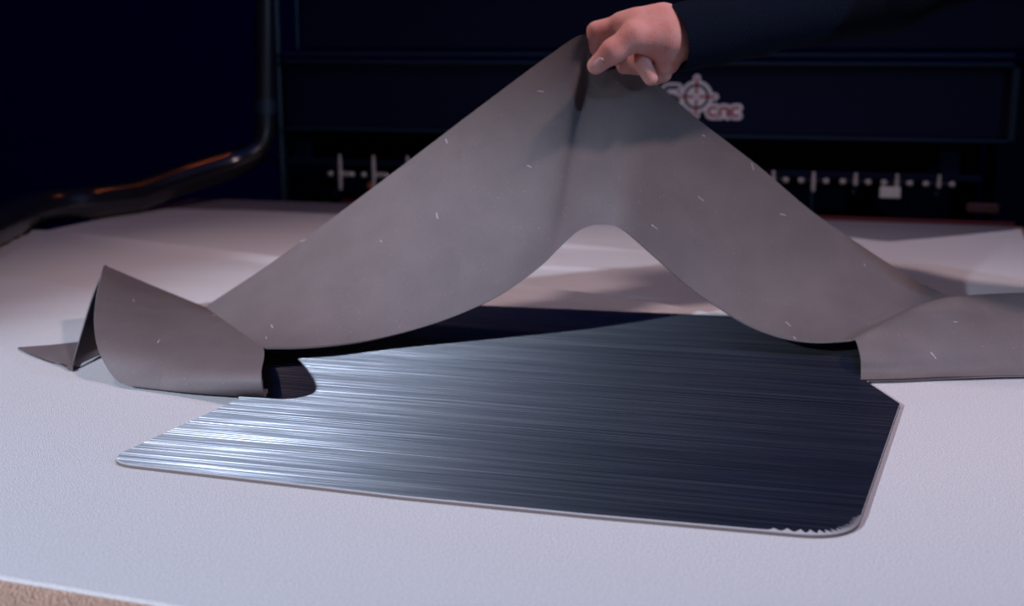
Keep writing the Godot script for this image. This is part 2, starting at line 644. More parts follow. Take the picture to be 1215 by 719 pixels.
func offcut() -> void:
	# a second piece of felt at the right, its far edge lifted a little
	var rows := [
		[Vector3(0.5569, 0.8540, -2.5587), Vector3(0.7313, 0.8600, -2.5982), Vector3(0.9061, 0.8700, -2.6254), Vector3(1.0825, 0.8800, -2.6669)],
		[Vector3(0.5310, 0.8540, -2.3972), Vector3(0.7004, 0.8560, -2.4536), Vector3(0.8693, 0.8620, -2.4886), Vector3(1.0424, 0.8660, -2.5274)],
		[Vector3(0.5044, 0.8540, -2.2376), Vector3(0.6389, 0.8660, -2.2058), Vector3(0.8072, 0.8630, -2.2822), Vector3(0.9771, 0.8600, -2.3350)],
		[Vector3(0.4758, 0.8530, -2.0733), Vector3(0.6124, 0.8540, -2.0827), Vector3(0.7590, 0.8540, -2.0973), Vector3(0.9078, 0.8540, -2.1195)],
		[Vector3(0.4529, 0.8530, -1.9392), Vector3(0.5785, 0.8530, -1.9392), Vector3(0.7196, 0.8530, -1.9455), Vector3(0.8549, 0.8530, -1.9519)],
	]
	var st := begin()
	patch(st, rows, 8, 8, 0.0025, Vector3.UP, Vector2.ZERO)
	tag(obj("felt_offcut", st, mats.felt), "loose pale felt offcut with a raised far edge behind the sheet's right end", "felt")


# ------------------------------------------------------------------ the cut plate

func rounded(pts: Array, radii: Array, steps := 8) -> PackedVector2Array:
	var out := PackedVector2Array()
	var n := pts.size()
	for i in n:
		var p: Vector2 = pts[i]
		var a: Vector2 = (pts[(i + n - 1) % n] - p).normalized()
		var b: Vector2 = (pts[(i + 1) % n] - p).normalized()
		var r: float = radii[i]
		if r <= 0.0:
			out.append(p)
			continue
		var half := acos(clampf(a.dot(b), -1, 1)) / 2.0
		var reach := r / tan(half)
		var p0 := p + a * reach
		var p1 := p + b * reach
		for k in steps + 1:
			var t := float(k) / steps
			out.append(p0.lerp(p, t).lerp(p.lerp(p1, t), t))
	return out


func plate() -> void:
	var inv := tframe.affine_inverse()
	var pix := [Vector3(-0.4156, 0.8500, -1.2217), Vector3(-0.1005, 0.8500, -1.1207), Vector3(0.0701, 0.8500, -1.0738), Vector3(0.2928, 0.8500, -1.0191), Vector3(0.4561, 0.8500, -1.4302), Vector3(0.4441, 0.8500, -1.5272), Vector3(0.5198, 0.8500, -1.6649), Vector3(0.5168, 0.8500, -1.8799), Vector3(-0.0647, 0.8500, -1.9985), Vector3(-0.2379, 0.8500, -2.0882), Vector3(-0.3643, 0.8500, -1.7278), Vector3(-0.3261, 0.8500, -1.4480)]
	var flat := []
	for v in pix:
		var l: Vector3 = inv * v
		flat.append(Vector2(l.x, -l.z))
	var outline := rounded(flat, [0.036, 0.0, 0.0, 0.055, 0.012, 0.004, 0.02, 0.02, 0.0, 0.02, 0.03, 0.01], 14)
	var thick := 0.0045
	var b := base("cut_plate", tframe, "dark brushed plate with rounded corners lying on the felt under the lifted sheet", "plate")
	# the top face stands a hair inside the cut edge; the blade left a row of teeth round the near right corner
	var top := PackedVector2Array()
	var count := outline.size()
	var lower := PackedVector2Array()
	var total := 0.0
	var phase := 0.0
	for i in count:
		var p := outline[i]
		var q := outline[(i + 1) % count]
		var d := (q - p).normalized()
		var into := Vector2(-d.y, d.x)
		var length := p.distance_to(q)
		var steps := maxi(1, int(length / 0.0014))
		for k in steps:
			var s := p.lerp(q, float(k) / steps)
			var world := tframe * Vector3(s.x, 0, -s.y)
			lower.append(s)
			var bite := 0.0009
			var near_corner: float = smoothstep(0.21, 0.24, world.x) * smoothstep(-1.075, -1.06, world.z)
			phase = fposmod(phase + length / steps / lerpf(0.0125, 0.0055, smoothstep(0.22, 0.30, world.x)), 1.0)
			bite += near_corner * (0.009 * pow(1.0 - absf(phase - 0.5) * 2.0, 1.5) + 0.0004)
			bite += 0.0007 * absf(sin(total * 410.0)) * absf(sin(total * 97.0)) * (1.0 if world.z > -1.25 and world.x < -0.05 else 0.0)
			top.append(s + into * bite)
			total += length / steps
	if Geometry2D.is_polygon_clockwise(lower):
		push_warning("outline turns the other way")
	var st := begin()
	var idx := Geometry2D.triangulate_polygon(top)
	for i in range(0, idx.size(), 3):
		for k in [0, 2, 1]:
			var s := top[idx[i + k]]
			st.set_normal(Vector3.UP)
			st.set_uv(Vector2((s.x + 0.85) * 0.9, (s.y - 0.8) * 0.75))
			st.add_vertex(Vector3(s.x, thick, -s.y))
	var o := obj("brushed_top", st, mats.brushed_top, b)
	st = begin()
	var rim := begin()
	var m := lower.size()
	for i in m:
		var k := (i + 1) % m
		var a0 := Vector3(lower[i].x, 0.0002, -lower[i].y)
		var a1 := Vector3(lower[k].x, 0.0002, -lower[k].y)
		var c0 := Vector3(lower[i].x, thick - 0.0012, -lower[i].y)
		var c1 := Vector3(lower[k].x, thick - 0.0012, -lower[k].y)
		var t0 := Vector3(top[i].x, thick, -top[i].y)
		var t1 := Vector3(top[k].x, thick, -top[k].y)
		var d := (lower[k] - lower[i]).normalized()
		var n := Vector3(d.y, 0, d.x)
		quad(st, a0, a1, c1, c0, n)
		quad(rim, c0, c1, t1, t0, (n + Vector3.UP).normalized())
	obj("cut_edge", st, mats.cut_edge, b)
	obj("top_rim", rim, mats.rim_grey, b).set_meta("label", "pale rim with small teeth at the near right corner")


# ------------------------------------------------------------------ the lifted sheet

func lifted_sheet() -> void:
	var st := begin()
	var thick := 0.0026
	# the raised strip: its far edge and the edge of its cut-out, from left to right
	var top := [Vector3(-0.4883, 0.8580, -1.9669), Vector3(-0.3619, 0.9430, -1.9300), Vector3(-0.1966, 1.0658, -1.8700), Vector3(-0.0450, 1.1807, -1.8200), Vector3(0.0472, 1.2495, -1.7800), Vector3(0.0964, 1.2801, -1.7500), Vector3(0.1074, 1.2520, -1.7550), Vector3(0.1240, 1.2320, -1.7420), Vector3(0.1486, 1.2332, -1.7360), Vector3(0.1928, 1.2170, -1.7520), Vector3(0.2628, 1.1624, -1.7870), Vector3(0.3564, 1.0946, -1.8300), Vector3(0.4396, 1.0282, -1.8600), Vector3(0.5111, 0.9802, -1.8850), Vector3(0.5793, 0.9365, -1.8920), Vector3(0.6371, 0.9043, -1.8900)]
	var low := [Vector3(-0.3251, 0.8800, -1.6044), Vector3(-0.2647, 0.8760, -1.6255), Vector3(-0.1909, 0.8760, -1.6642), Vector3(-0.1004, 0.8970, -1.6800), Vector3(-0.0200, 0.9321, -1.6800), Vector3(0.0349, 0.9686, -1.6900), Vector3(0.0648, 0.9959, -1.7000), Vector3(0.0926, 1.0188, -1.7100), Vector3(0.1201, 1.0269, -1.7100), Vector3(0.1492, 1.0214, -1.7000), Vector3(0.1935, 0.9838, -1.7100), Vector3(0.2415, 0.9417, -1.7150), Vector3(0.2884, 0.9094, -1.7100), Vector3(0.3271, 0.8889, -1.6950), Vector3(0.3676, 0.8793, -1.6650), Vector3(0.4110, 0.8758, -1.6550)]
	var ts := [0.0, 0.12, 0.3, 0.5, 0.72, 0.88, 1.0]
	var push := [   # how far each row stands back (-) at each place: the soft fold under the hand
		[0, 0, 0, 0, 0.0, -0.008, -0.018, -0.030, -0.031, -0.019, -0.007, 0, 0, 0, 0, 0],
		[0, 0, 0, 0, -0.003, -0.016, -0.023, -0.0275, -0.030, -0.020, -0.010, 0, 0, 0, 0, 0],
		[0, 0, 0, 0, -0.006, -0.014, -0.0145, -0.018, -0.020, -0.015, -0.006, 0, 0, 0, 0, 0],
		[0, 0, 0, 0, -0.003, -0.006, -0.007, -0.009, -0.010, -0.007, -0.003, 0, -0.002, -0.003, -0.004, -0.004],
		[0, 0, 0, 0, 0, -0.002, -0.003, -0.003, -0.002, 0, 0, 0, -0.002, -0.003, -0.004, -0.003],
	]
	var rows := []
	for r in ts.size():
		var row := []
		for i in top.size():
			var p: Vector3 = top[i].lerp(low[i], ts[r])
			if r > 0 and r < ts.size() - 1:
				p.z += push[r - 1][i]
			row.append(p)
		rows.append(row)
	# then down into the fold at the right, up over the crest and down to the table: the part that lies rolled over towards the plate
	var valley := [Vector3(0.6775, 0.9020, -1.8297), Vector3(0.6486, 0.8990, -1.8320), Vector3(0.6080, 0.8940, -1.8131), Vector3(0.5632, 0.8880, -1.7822), Vector3(0.5162, 0.8820, -1.7312), Vector3(0.4807, 0.8780, -1.6909), Vector3(0.4553, 0.8750, -1.6684)]
	var roll := [
		[Vector3(0.4487, 0.8895, -1.6120), Vector3(0.4992, 0.9059, -1.6450), Vector3(0.5498, 0.9181, -1.6800), Vector3(0.6018, 0.9249, -1.7100), Vector3(0.6517, 0.9235, -1.7350), Vector3(0.7225, 0.9229, -1.7500), Vector3(0.8688, 0.9226, -1.7700)],
		[Vector3(0.4459, 0.8848, -1.5800), Vector3(0.4946, 0.8935, -1.6000), Vector3(0.5441, 0.9047, -1.6200), Vector3(0.5941, 0.9127, -1.6350), Vector3(0.6372, 0.9118, -1.6550), Vector3(0.6998, 0.9109, -1.6700), Vector3(0.8380, 0.9101, -1.6900)],
		[Vector3(0.4451, 0.8735, -1.5630), Vector3(0.4922, 0.8762, -1.5700), Vector3(0.5408, 0.8808, -1.5780), Vector3(0.5869, 0.8861, -1.5840), Vector3(0.6231, 0.8881, -1.5940), Vector3(0.6795, 0.8891, -1.6040), Vector3(0.8122, 0.8910, -1.6200)],
		[Vector3(0.4437, 0.8601, -1.5550), Vector3(0.4918, 0.8593, -1.5580), Vector3(0.5403, 0.8593, -1.5620), Vector3(0.5867, 0.8616, -1.5660), Vector3(0.6204, 0.8628, -1.5700), Vector3(0.6754, 0.8641, -1.5780), Vector3(0.8083, 0.8642, -1.5950)],
		[Vector3(0.4369, 0.8530, -1.5321), Vector3(0.4867, 0.8530, -1.5362), Vector3(0.5370, 0.8530, -1.5443), Vector3(0.5832, 0.8530, -1.5484), Vector3(0.6167, 0.8530, -1.5525), Vector3(0.6698, 0.8530, -1.5566), Vector3(0.8044, 0.8530, -1.5733)],
		[Vector3(0.4497, 0.8535, -1.5757), Vector3(0.5009, 0.8535, -1.5799), Vector3(0.5526, 0.8535, -1.5885), Vector3(0.6001, 0.8535, -1.5928), Vector3(0.6346, 0.8535, -1.5971), Vector3(0.6891, 0.8535, -1.6015), Vector3(0.8277, 0.8535, -1.6192)],
	]
	for r in ts.size():
		rows[r].append(valley[r])
		for line in roll:
			rows[r].append(line[6 - r])
	patch(st, rows, 6, 6, thick, Vector3(0, 0.5, 1), Vector2(0.1, 0.2), [true, true, false, true])
	# the curled end at the left: from the ridge down to the table
	var curl := [
		[Vector3(-0.6096, 0.9447, -1.8600), Vector3(-0.5574, 0.8992, -1.9300), top[0]],
		[Vector3(-0.5826, 0.9225, -1.7400), Vector3(-0.5085, 0.8880, -1.8000), top[0].lerp(low[0], 1.0 / 3.0)],
		[Vector3(-0.5549, 0.9059, -1.6400), Vector3(-0.4681, 0.8852, -1.6800), top[0].lerp(low[0], 2.0 / 3.0)],
		[Vector3(-0.5232, 0.8887, -1.5550), Vector3(-0.4302, 0.8840, -1.5697), low[0]],
		[Vector3(-0.5026, 0.8640, -1.5318), Vector3(-0.4038, 0.8760, -1.4905), Vector3(-0.2944, 0.8920, -1.4377)],
		[Vector3(-0.4827, 0.8560, -1.5132), Vector3(-0.3927, 0.8620, -1.4720), Vector3(-0.2902, 0.8760, -1.4179)],
		[Vector3(-0.4659, 0.8530, -1.5084), Vector3(-0.3855, 0.8530, -1.4778), Vector3(-0.2944, 0.8540, -1.4558)],
		[Vector3(-0.4590, 0.8540, -1.5285), Vector3(-0.3817, 0.8540, -1.5048), Vector3(-0.2963, 0.8550, -1.4820)],
	]
	patch(st, curl, 10, 6, thick, Vector3(0, 0.5, 1), Vector2(0.6, 0.5), [false, true, true, true])
	# round the left end it drops steeply down again
	var back := []
	for q in [Vector3(-0.6096, 0.9447, -1.8600), Vector3(-0.6031, 0.9105, -1.7750), Vector3(-0.5912, 0.8806, -1.6900), Vector3(-0.5760, 0.8530, -1.5990)]:
		var high: float = q.y - TY - 0.003
		back.append([q, q + Vector3(0.012, -high * 0.5, -0.06), q + Vector3(0.030, -high * 0.95, -0.11)])
	patch(st, back, 8, 6, thick, Vector3(-1, 0.3, 0), Vector2(0.3, 0.8))
	# its corner lies flat on the felt at the left
	var tongue := [
		[Vector3(-0.6094, 0.8550, -1.7425), Vector3(-0.6462, 0.8550, -1.7222), Vector3(-0.6882, 0.8540, -1.7113)],
		[Vector3(-0.5888, 0.8550, -1.6637), Vector3(-0.6168, 0.8550, -1.6590), Vector3(-0.6497, 0.8540, -1.6677)],
		[Vector3(-0.5709, 0.8540, -1.5909), Vector3(-0.5779, 0.8540, -1.5952), Vector3(-0.5916, 0.8530, -1.6122)],
	]
	patch(st, tongue, 6, 6, thick, Vector3.UP, Vector2(0.5, 0.1))
	tag(obj("foam_sheet", st, mats.foam_sheet), "thin dark grey sheet being lifted into a peak off the brushed plate", "sheet")


# ------------------------------------------------------------------ the machine behind

func gantry() -> void:
	var g := base("gantry_machine", Transform3D(gframe.basis, gframe * Vector3(0.8, -TY, 0)), "dark cutting machine gantry with a crosshair logo standing behind the table", "machine")
	var off := Vector3(-0.8, TY, 0)   # from the gantry's measured line to its base
	var st := begin()
	box(st, off + Vector3(0.79, 0.275, -0.15), Vector3(1.94, 0.185, 0.24), 0.006)
	obj("beam", st, mats.machine_paint, g)
	st = begin()
	box(st, off + Vector3(0.79, 0.181, -0.022), Vector3(1.92, 0.010, 0.045), 0.004)
	obj("bottom_flange", st, mats.machine_rail, g)
	for y in [0.366, 0.388]:
		st = begin()
		box(st, off + Vector3(0.79, y, -0.018), Vector3(1.92, 0.012, 0.03), 0.004)
		obj("guide_rail", st, mats.machine_rail, g)
	st = begin()
	box(st, off + Vector3(0.90, 0.70, -0.13), Vector3(2.05, 0.60, 0.20), 0.006)
	obj("upper_panel", st, mats.machine_paint, g)
	st = begin()
	box(st, off + Vector3(-0.132, 0.70, -0.024), Vector3(0.008, 0.60, 0.012), 0.002)
	obj("panel_trim", st, mats.machine_rail, g)
	st = begin()
	box(st, off + Vector3(-0.198, 0.07, -0.04), Vector3(0.014, 1.50, 0.03), 0.004)
	obj("side_post", st, mats.machine_rail, g)
	for s in [-0.19, 1.82]:
		st = begin()
		box(st, off + Vector3(s, -0.24, -0.34), Vector3(0.16, 1.22, 0.26), 0.006)
		obj("upright", st, mats.machine_paint, g)
	st = begin()
	box(st, off + Vector3(1.755, 0.27, -0.016), Vector3(0.018, 0.18, 0.03), 0.004)
	obj("end_plate", st, mats.machine_rail, g)
	st = begin()
	box(st, off + Vector3(0.79, -0.30, -0.36), Vector3(1.86, 0.9, 0.02), 0.004)
	obj("rear_panel", st, mats.machine_paint, g)
	# the manifold the valves are screwed into
	st = begin()
	box(st, off + Vector3(0.72, 0.085, -0.05), Vector3(1.95, 0.018, 0.03), 0.003)
	box(st, off + Vector3(0.72, 0.14, -0.08), Vector3(0.05, 0.12, 0.03), 0.003)
	box(st, off + Vector3(-0.15, 0.14, -0.08), Vector3(0.05, 0.12, 0.03), 0.003)
	box(st, off + Vector3(1.62, 0.14, -0.08), Vector3(0.05, 0.12, 0.03), 0.003)
	obj("manifold_rail", st, mats.machine_paint, g)
	st = begin()
	box(st, off + Vector3(-0.235, 0.21, -0.03), Vector3(0.034, 0.12, 0.05), 0.004)
	obj("olive_block", st, mats.olive_plastic, g)
	st = begin()
	box(st, off + Vector3(1.70, 0.018, 0.0), Vector3(0.075, 0.024, 0.03), 0.004)
	obj("stop_block", st, mats.rust_block, g)
	# logo: ring with cross hairs between an S and the small letters
	var sx := Transform3D(Basis(), off + Vector3(0.983, 0.2815, -0.030)).scaled_local(Vector3.ONE / 455.0)
	var plate_st := begin()
	var disc := PackedVector2Array()
	for k in 48:
		disc.append(Vector2.from_angle(TAU * k / 48) * 19.0)
	extrude(plate_st, disc, 0.0, 0.9, sx)
	var hairs := [[Vector2(0, 4.5), Vector2(0, 22)], [Vector2(0, -4.5), Vector2(0, -22)], [Vector2(4.5, 0), Vector2(22, 0)], [Vector2(-4.5, 0), Vector2(-19, 0)]]
	var letter_s := [Vector2(-22, 10.5), Vector2(-34, 10.5), Vector2(-37, 8.5), Vector2(-37.5, 5), Vector2(-35, 2), Vector2(-25, -0.5), Vector2(-22, -3), Vector2(-22, -8), Vector2(-25, -10.5), Vector2(-38, -10.5)]
	var small := [
		[Vector2(23.5, -12.5), Vector2(18, -12.5), Vector2(15.2, -14.5), Vector2(14.8, -18), Vector2(16.2, -21.2), Vector2(19, -22), Vector2(23.5, -22)],
		[Vector2(28.4, -22.5), Vector2(28.4, -16), Vector2(29.8, -13.2), Vector2(33, -12.5), Vector2(36, -13.4), Vector2(37.2, -16), Vector2(37.2, -22.5)],
		[Vector2(50, -12.5), Vector2(45, -12.5), Vector2(42, -14.5), Vector2(41.6, -18), Vector2(43, -21.2), Vector2(46, -22), Vector2(50, -22)],
	]
	for h in hairs:
		stroke(plate_st, h, 8.5, 0.0, 0.95, sx)
	stroke(plate_st, letter_s, 10.5, 0.0, 0.92, sx)
	for l in small:
		stroke(plate_st, l, 9.5, 0.0, 0.97, sx)
	stroke(plate_st, [Vector2(19, -17), Vector2(46, -17)], 14.0, 0.0, 0.93, sx)
	var backing := obj("logo_sticker", plate_st, mats.sticker_white, g)
	backing.set_meta("label", "pale outlined crosshair logo with red letters")
	var ring_st := begin()
	for k in 48:
		var a0 := TAU * k / 48
		var a1 := TAU * (k + 1) / 48
		extrude(ring_st, PackedVector2Array([Vector2.from_angle(a0) * 11.8, Vector2.from_angle(a0) * 15.0, Vector2.from_angle(a1) * 15.0, Vector2.from_angle(a1) * 11.8]), 0.9, 1.4, sx)
	obj("logo_ring", ring_st, mats.ink_black, backing)
	var hair_st := begin()
	for h in hairs:
		stroke(hair_st, h, 2.6, 0.9, 1.7, sx)
	obj("crosshair", hair_st, mats.ink_red, backing)
	var s_st := begin()
	stroke(s_st, letter_s, 4.4, 0.9, 1.4, sx)
	obj("letter", s_st, mats.ink_black, backing)
	for l in small:
		var l_st := begin()
		stroke(l_st, l, 2.9, 0.9, 1.4, sx)
		obj("letter", l_st, mats.ink_red, backing)


func hose() -> void:
	# ribbed extraction hose: down the side of the gantry, round an elbow, then away over the left of the table
	var path := along([Vector3(-0.6318, 1.9213, -3.4200), Vector3(-0.6460, 1.5071, -3.4200), Vector3(-0.6562, 1.2481, -3.4200), Vector3(-0.6633, 1.0708, -3.4200), Vector3(-0.6706, 1.0086, -3.4100), Vector3(-0.6974, 0.9743, -3.3900), Vector3(-0.7549, 0.9502, -3.3600), Vector3(-0.8368, 0.9272, -3.2800), Vector3(-0.9274, 0.8984, -3.1700), Vector3(-1.0109, 0.8720, -3.0300), Vector3(-1.0949, 0.8581, -2.8700), Vector3(-1.0649, 0.8950, -2.3662), Vector3(-1.1735, 0.8950, -2.0947)], 26)
	var b := base("ribbed_hose", Transform3D(), "dark ribbed hose curving down beside the gantry and away to the left", "hose")
	var st := begin()
	var radii := []
	var mid := []
	for i in path.size():
		var p: Vector3 = path[i]
		var run := float(i) / 26.0
		var r := lerpf(0.028, 0.039, smoothstep(4.0, 6.5, run))
		if i >= 130:
			r += 0.0016 * sin(i * PI / 2.0)
		p.y = maxf(p.y, TY + 0.043)
		if i >= 118:
			mid.append(p)
			radii.append(r)
	tube(st, mid, radii, 20)
	obj("corrugated_hose", st, mats.hose_plastic, b)
	st = begin()
	var pipe := path.slice(0, 120)
	tube(st, pipe, [0.026], 20)
	obj("pipe", st, mats.black_plastic, b)
	st = begin()
	tube(st, [Vector3(-0.6612, 1.1222, -3.4200), Vector3(-0.6615, 1.1155, -3.4200), Vector3(-0.6625, 1.0887, -3.4200), Vector3(-0.6628, 1.0820, -3.4200)], [0.029, 0.031, 0.031, 0.029], 20)
	obj("collar", st, mats.machine_rail, b)


func valves() -> void:
	# small fittings in a row under the beam; s is the place along the gantry
	var list := [
		[0.000, 0.113, 0.014, true, "", "leftmost tall fitting in the row under the gantry's left end"],
		[0.100, 0.113, 0.012, true, "copper", "second tall fitting from the left, with a copper coloured clip at its foot"],
		[0.200, 0.113, 0.050, true, "", "third tall fitting, half hidden by the lifted sheet's left slope"],
		[1.190, 0.098, 0.066, false, "", "short fitting half hidden by the lifted sheet's right slope"],
		[1.290, 0.098, 0.048, false, "tail", "short fitting right of the sheet with a thin tube hanging below it"],
		[1.393, 0.098, 0.066, false, "foot", "short fitting with a greenish dark body between the tube and the white tag"],
		[1.493, 0.098, 0.066, false, "tag", "short fitting above a small white tag"],
		[1.593, 0.098, 0.066, false, "foot", "rightmost short pale fitting in the row under the gantry"],
	]
	var i := 0
	for v in list:
		var xf := Transform3D(gframe.basis, gframe * Vector3(v[0], 0, 0))
		var b := base("air_fitting", xf, v[5], "fitting", "air fittings in a row under the gantry")
		var st := begin()
		lathe(st, [Vector2(0, v[2]), Vector2(0.0045, v[2]), Vector2(0.0055, v[2] + 0.004), Vector2(0.0055, v[1] - 0.018), Vector2(0.0042, v[1] - 0.016), Vector2(0.0042, v[1] - 0.002), Vector2(0.003, v[1]), Vector2(0, v[1])], Transform3D(Basis(), Vector3(0, 0, 0.012)), 14)
		obj("stem", st, mats.nickel, b)
		var by := 0.0575 if v[3] else 0.0745
		var side := Basis(Vector3.FORWARD, PI / 2)
		st = begin()
		lathe(st, [Vector2(0, -0.028), Vector2(0.006, -0.028), Vector2(0.0065, 0.028), Vector2(0, 0.028)], Transform3D(side, Vector3(0, by, 0.004)), 14)
		box(st, Vector3(0, by, -0.018), Vector3(0.022, 0.02, 0.04), 0.003)
		obj("body", st, mats.black_plastic, b)
		for sg in [-1.0, 1.0]:
			st = begin()
			var long: float = 0.024 if v[3] and sg > 0 else 0.0
			lathe(st, [Vector2(0, -0.007 - long / 2), Vector2(0.0055, -0.007 - long / 2), Vector2(0.0075, -0.004 - long / 2), Vector2(0.0075, 0.004 + long / 2), Vector2(0.0055, 0.007 + long / 2), Vector2(0, 0.007 + long / 2)], Transform3D(side, Vector3(sg * (0.031 - long * 0.45), by, 0.006)), 14)
			obj("end_cap", st, mats.nickel, b)
		if v[4] == "copper":
			st = begin()
			box(st, Vector3(-0.012, 0.028, 0.012), Vector3(0.014, 0.018, 0.012), 0.003)
			obj("clip", st, mats.copper, b)
		elif v[4] == "tail":
			st = begin()
			tube(st, [Vector3(-0.003, 0.06, 0.012), Vector3(-0.003, 0.03, 0.013), Vector3(0, 0.0, 0.014), Vector3(0.002, -0.03, 0.012)], [0.003, 0.003, 0.0022, 0.0022], 10)
			obj("tube", st, mats.machine_rail, b)
		elif v[4] == "foot":
			st = begin()
			box(st, Vector3(-0.004, 0.05, 0.01), Vector3(0.01, 0.014, 0.01), 0.003)
			obj("foot", st, mats.machine_rail, b)
		i += 1
	var xt := Transform3D(gframe.basis, gframe * Vector3(1.478, 0.052, 0.016))
	var st2 := begin()
	box(st2, Vector3.ZERO, Vector3(0.050, 0.028, 0.006), 0.0015)
	var tg := obj("white_tag", st2, mats.white_plastic)
	tg.transform = xt
	tag(tg, "small white tag hanging in the row of fittings at the right", "tag")


# ------------------------------------------------------------------ the person

func sdf(st: SurfaceTool, bones: Array, cell: float, blend: float) -> void:
	# bones: [a, b, ra, rb]; tapered capsules joined by a smooth minimum, meshed as surface nets
	var lo := Vector3.INF
	var hi := -Vector3.INF
	for b in bones:
		var r: float = maxf(b[2], b[3]) + cell * 2.5
		for v in [b[0], b[1]]:
			lo = lo.min(v - Vector3.ONE * r)
			hi = hi.max(v + Vector3.ONE * r)
	var nx := int((hi.x - lo.x) / cell) + 2
	var ny := int((hi.y - lo.y) / cell) + 2
	var nz := int((hi.z - lo.z) / cell) + 2
	var f := PackedFloat32Array()
	f.resize(nx * ny * nz)
	f.fill(1.0)
	for b in bones:
		var a: Vector3 = b[0]
		var d: Vector3 = b[1] - a
		var dd := maxf(d.length_squared(), 1e-12)
		var ra: float = b[2]
		var rb: float = b[3]
		var k: float = b[4] if b.size() > 4 else blend
		var r := maxf(ra, rb) + maxf(k, cell * 2.0) + cell
		var l: Vector3 = ((a.min(b[1]) - Vector3.ONE * r - lo) / cell).floor()
		var h: Vector3 = ((a.max(b[1]) + Vector3.ONE * r - lo) / cell).ceil()
		for x in range(maxi(0, int(l.x)), mini(nx, int(h.x) + 1)):
			for y in range(maxi(0, int(l.y)), mini(ny, int(h.y) + 1)):
				var at := (x * ny + y) * nz
				for z in range(maxi(0, int(l.z)), mini(nz, int(h.z) + 1)):
					var p := lo + Vector3(x, y, z) * cell - a
					var t := clampf(p.dot(d) / dd, 0.0, 1.0)
					var v := (p - d * t).length() - lerpf(ra, rb, t)
					var o := f[at + z]
					var m := maxf(k - absf(o - v), 0.0)
					f[at + z] = minf(o, v) - m * m / (4.0 * k)
	var where := {}
	var pts := PackedVector3Array()
	var nors := PackedVector3Array()
	var sy := nz
	var sx := ny * nz
	var corner := [0, sx, sy, sx + sy, 1, sx + 1, sy + 1, sx + sy + 1]
	var edges := [[0, 1], [2, 3], [4, 5], [6, 7], [0, 2], [1, 3], [4, 6], [5, 7], [0, 4], [1, 5], [2, 6], [3, 7]]
	for x in nx - 1:
		for y in ny - 1:
			for z in nz - 1:
				var at := x * sx + y * sy + z
				var f0 := f[at]
				if absf(f0) > cell * 2.0:
					continue
				var inside := 0
				for c in corner:
					if f[at + c] < 0.0:
						inside += 1
				if inside == 0 or inside == 8:
					continue
				var s := Vector3.ZERO
				var n := 0
				for e in edges:
					var va := f[at + corner[e[0]]]
					var vb := f[at + corner[e[1]]]
					if (va < 0.0) != (vb < 0.0):
						var t := va / (va - vb)
						var pa := Vector3(e[0] & 1, (e[0] >> 1) & 1, e[0] >> 2)
						var pb := Vector3(e[1] & 1, (e[1] >> 1) & 1, e[1] >> 2)
						s += pa.lerp(pb, t)
						n += 1
				var g := Vector3(f[at + sx] - f0 + f[at + sx + sy + 1] - f[at + sy + 1], f[at + sy] - f0 + f[at + sx + sy + 1] - f[at + sx + 1], f[at + 1] - f0 + f[at + sx + sy + 1] - f[at + sx + sy])
				where[at] = pts.size()
				pts.append(lo + (Vector3(x, y, z) + s / n) * cell)
				nors.append(g.normalized())
	for at in where:
		var ins := f[at] < 0.0
		for axis in 3:
			var step: int = [sx, sy, 1][axis]
			if (f[at + step] < 0.0) == ins:
				continue
			var u: int = [sy, 1, sx][axis]
			var w: int = [1, sx, sy][axis]
			if not (where.has(at - u) and where.has(at - w) and where.has(at - u - w)):
				continue
			var q := [where[at], where[at - u], where[at - u - w], where[at - w]]
			quad4(st, [pts[q[0]], pts[q[1]], pts[q[2]], pts[q[3]]], [nors[q[0]], nors[q[1]], nors[q[2]], nors[q[3]]])


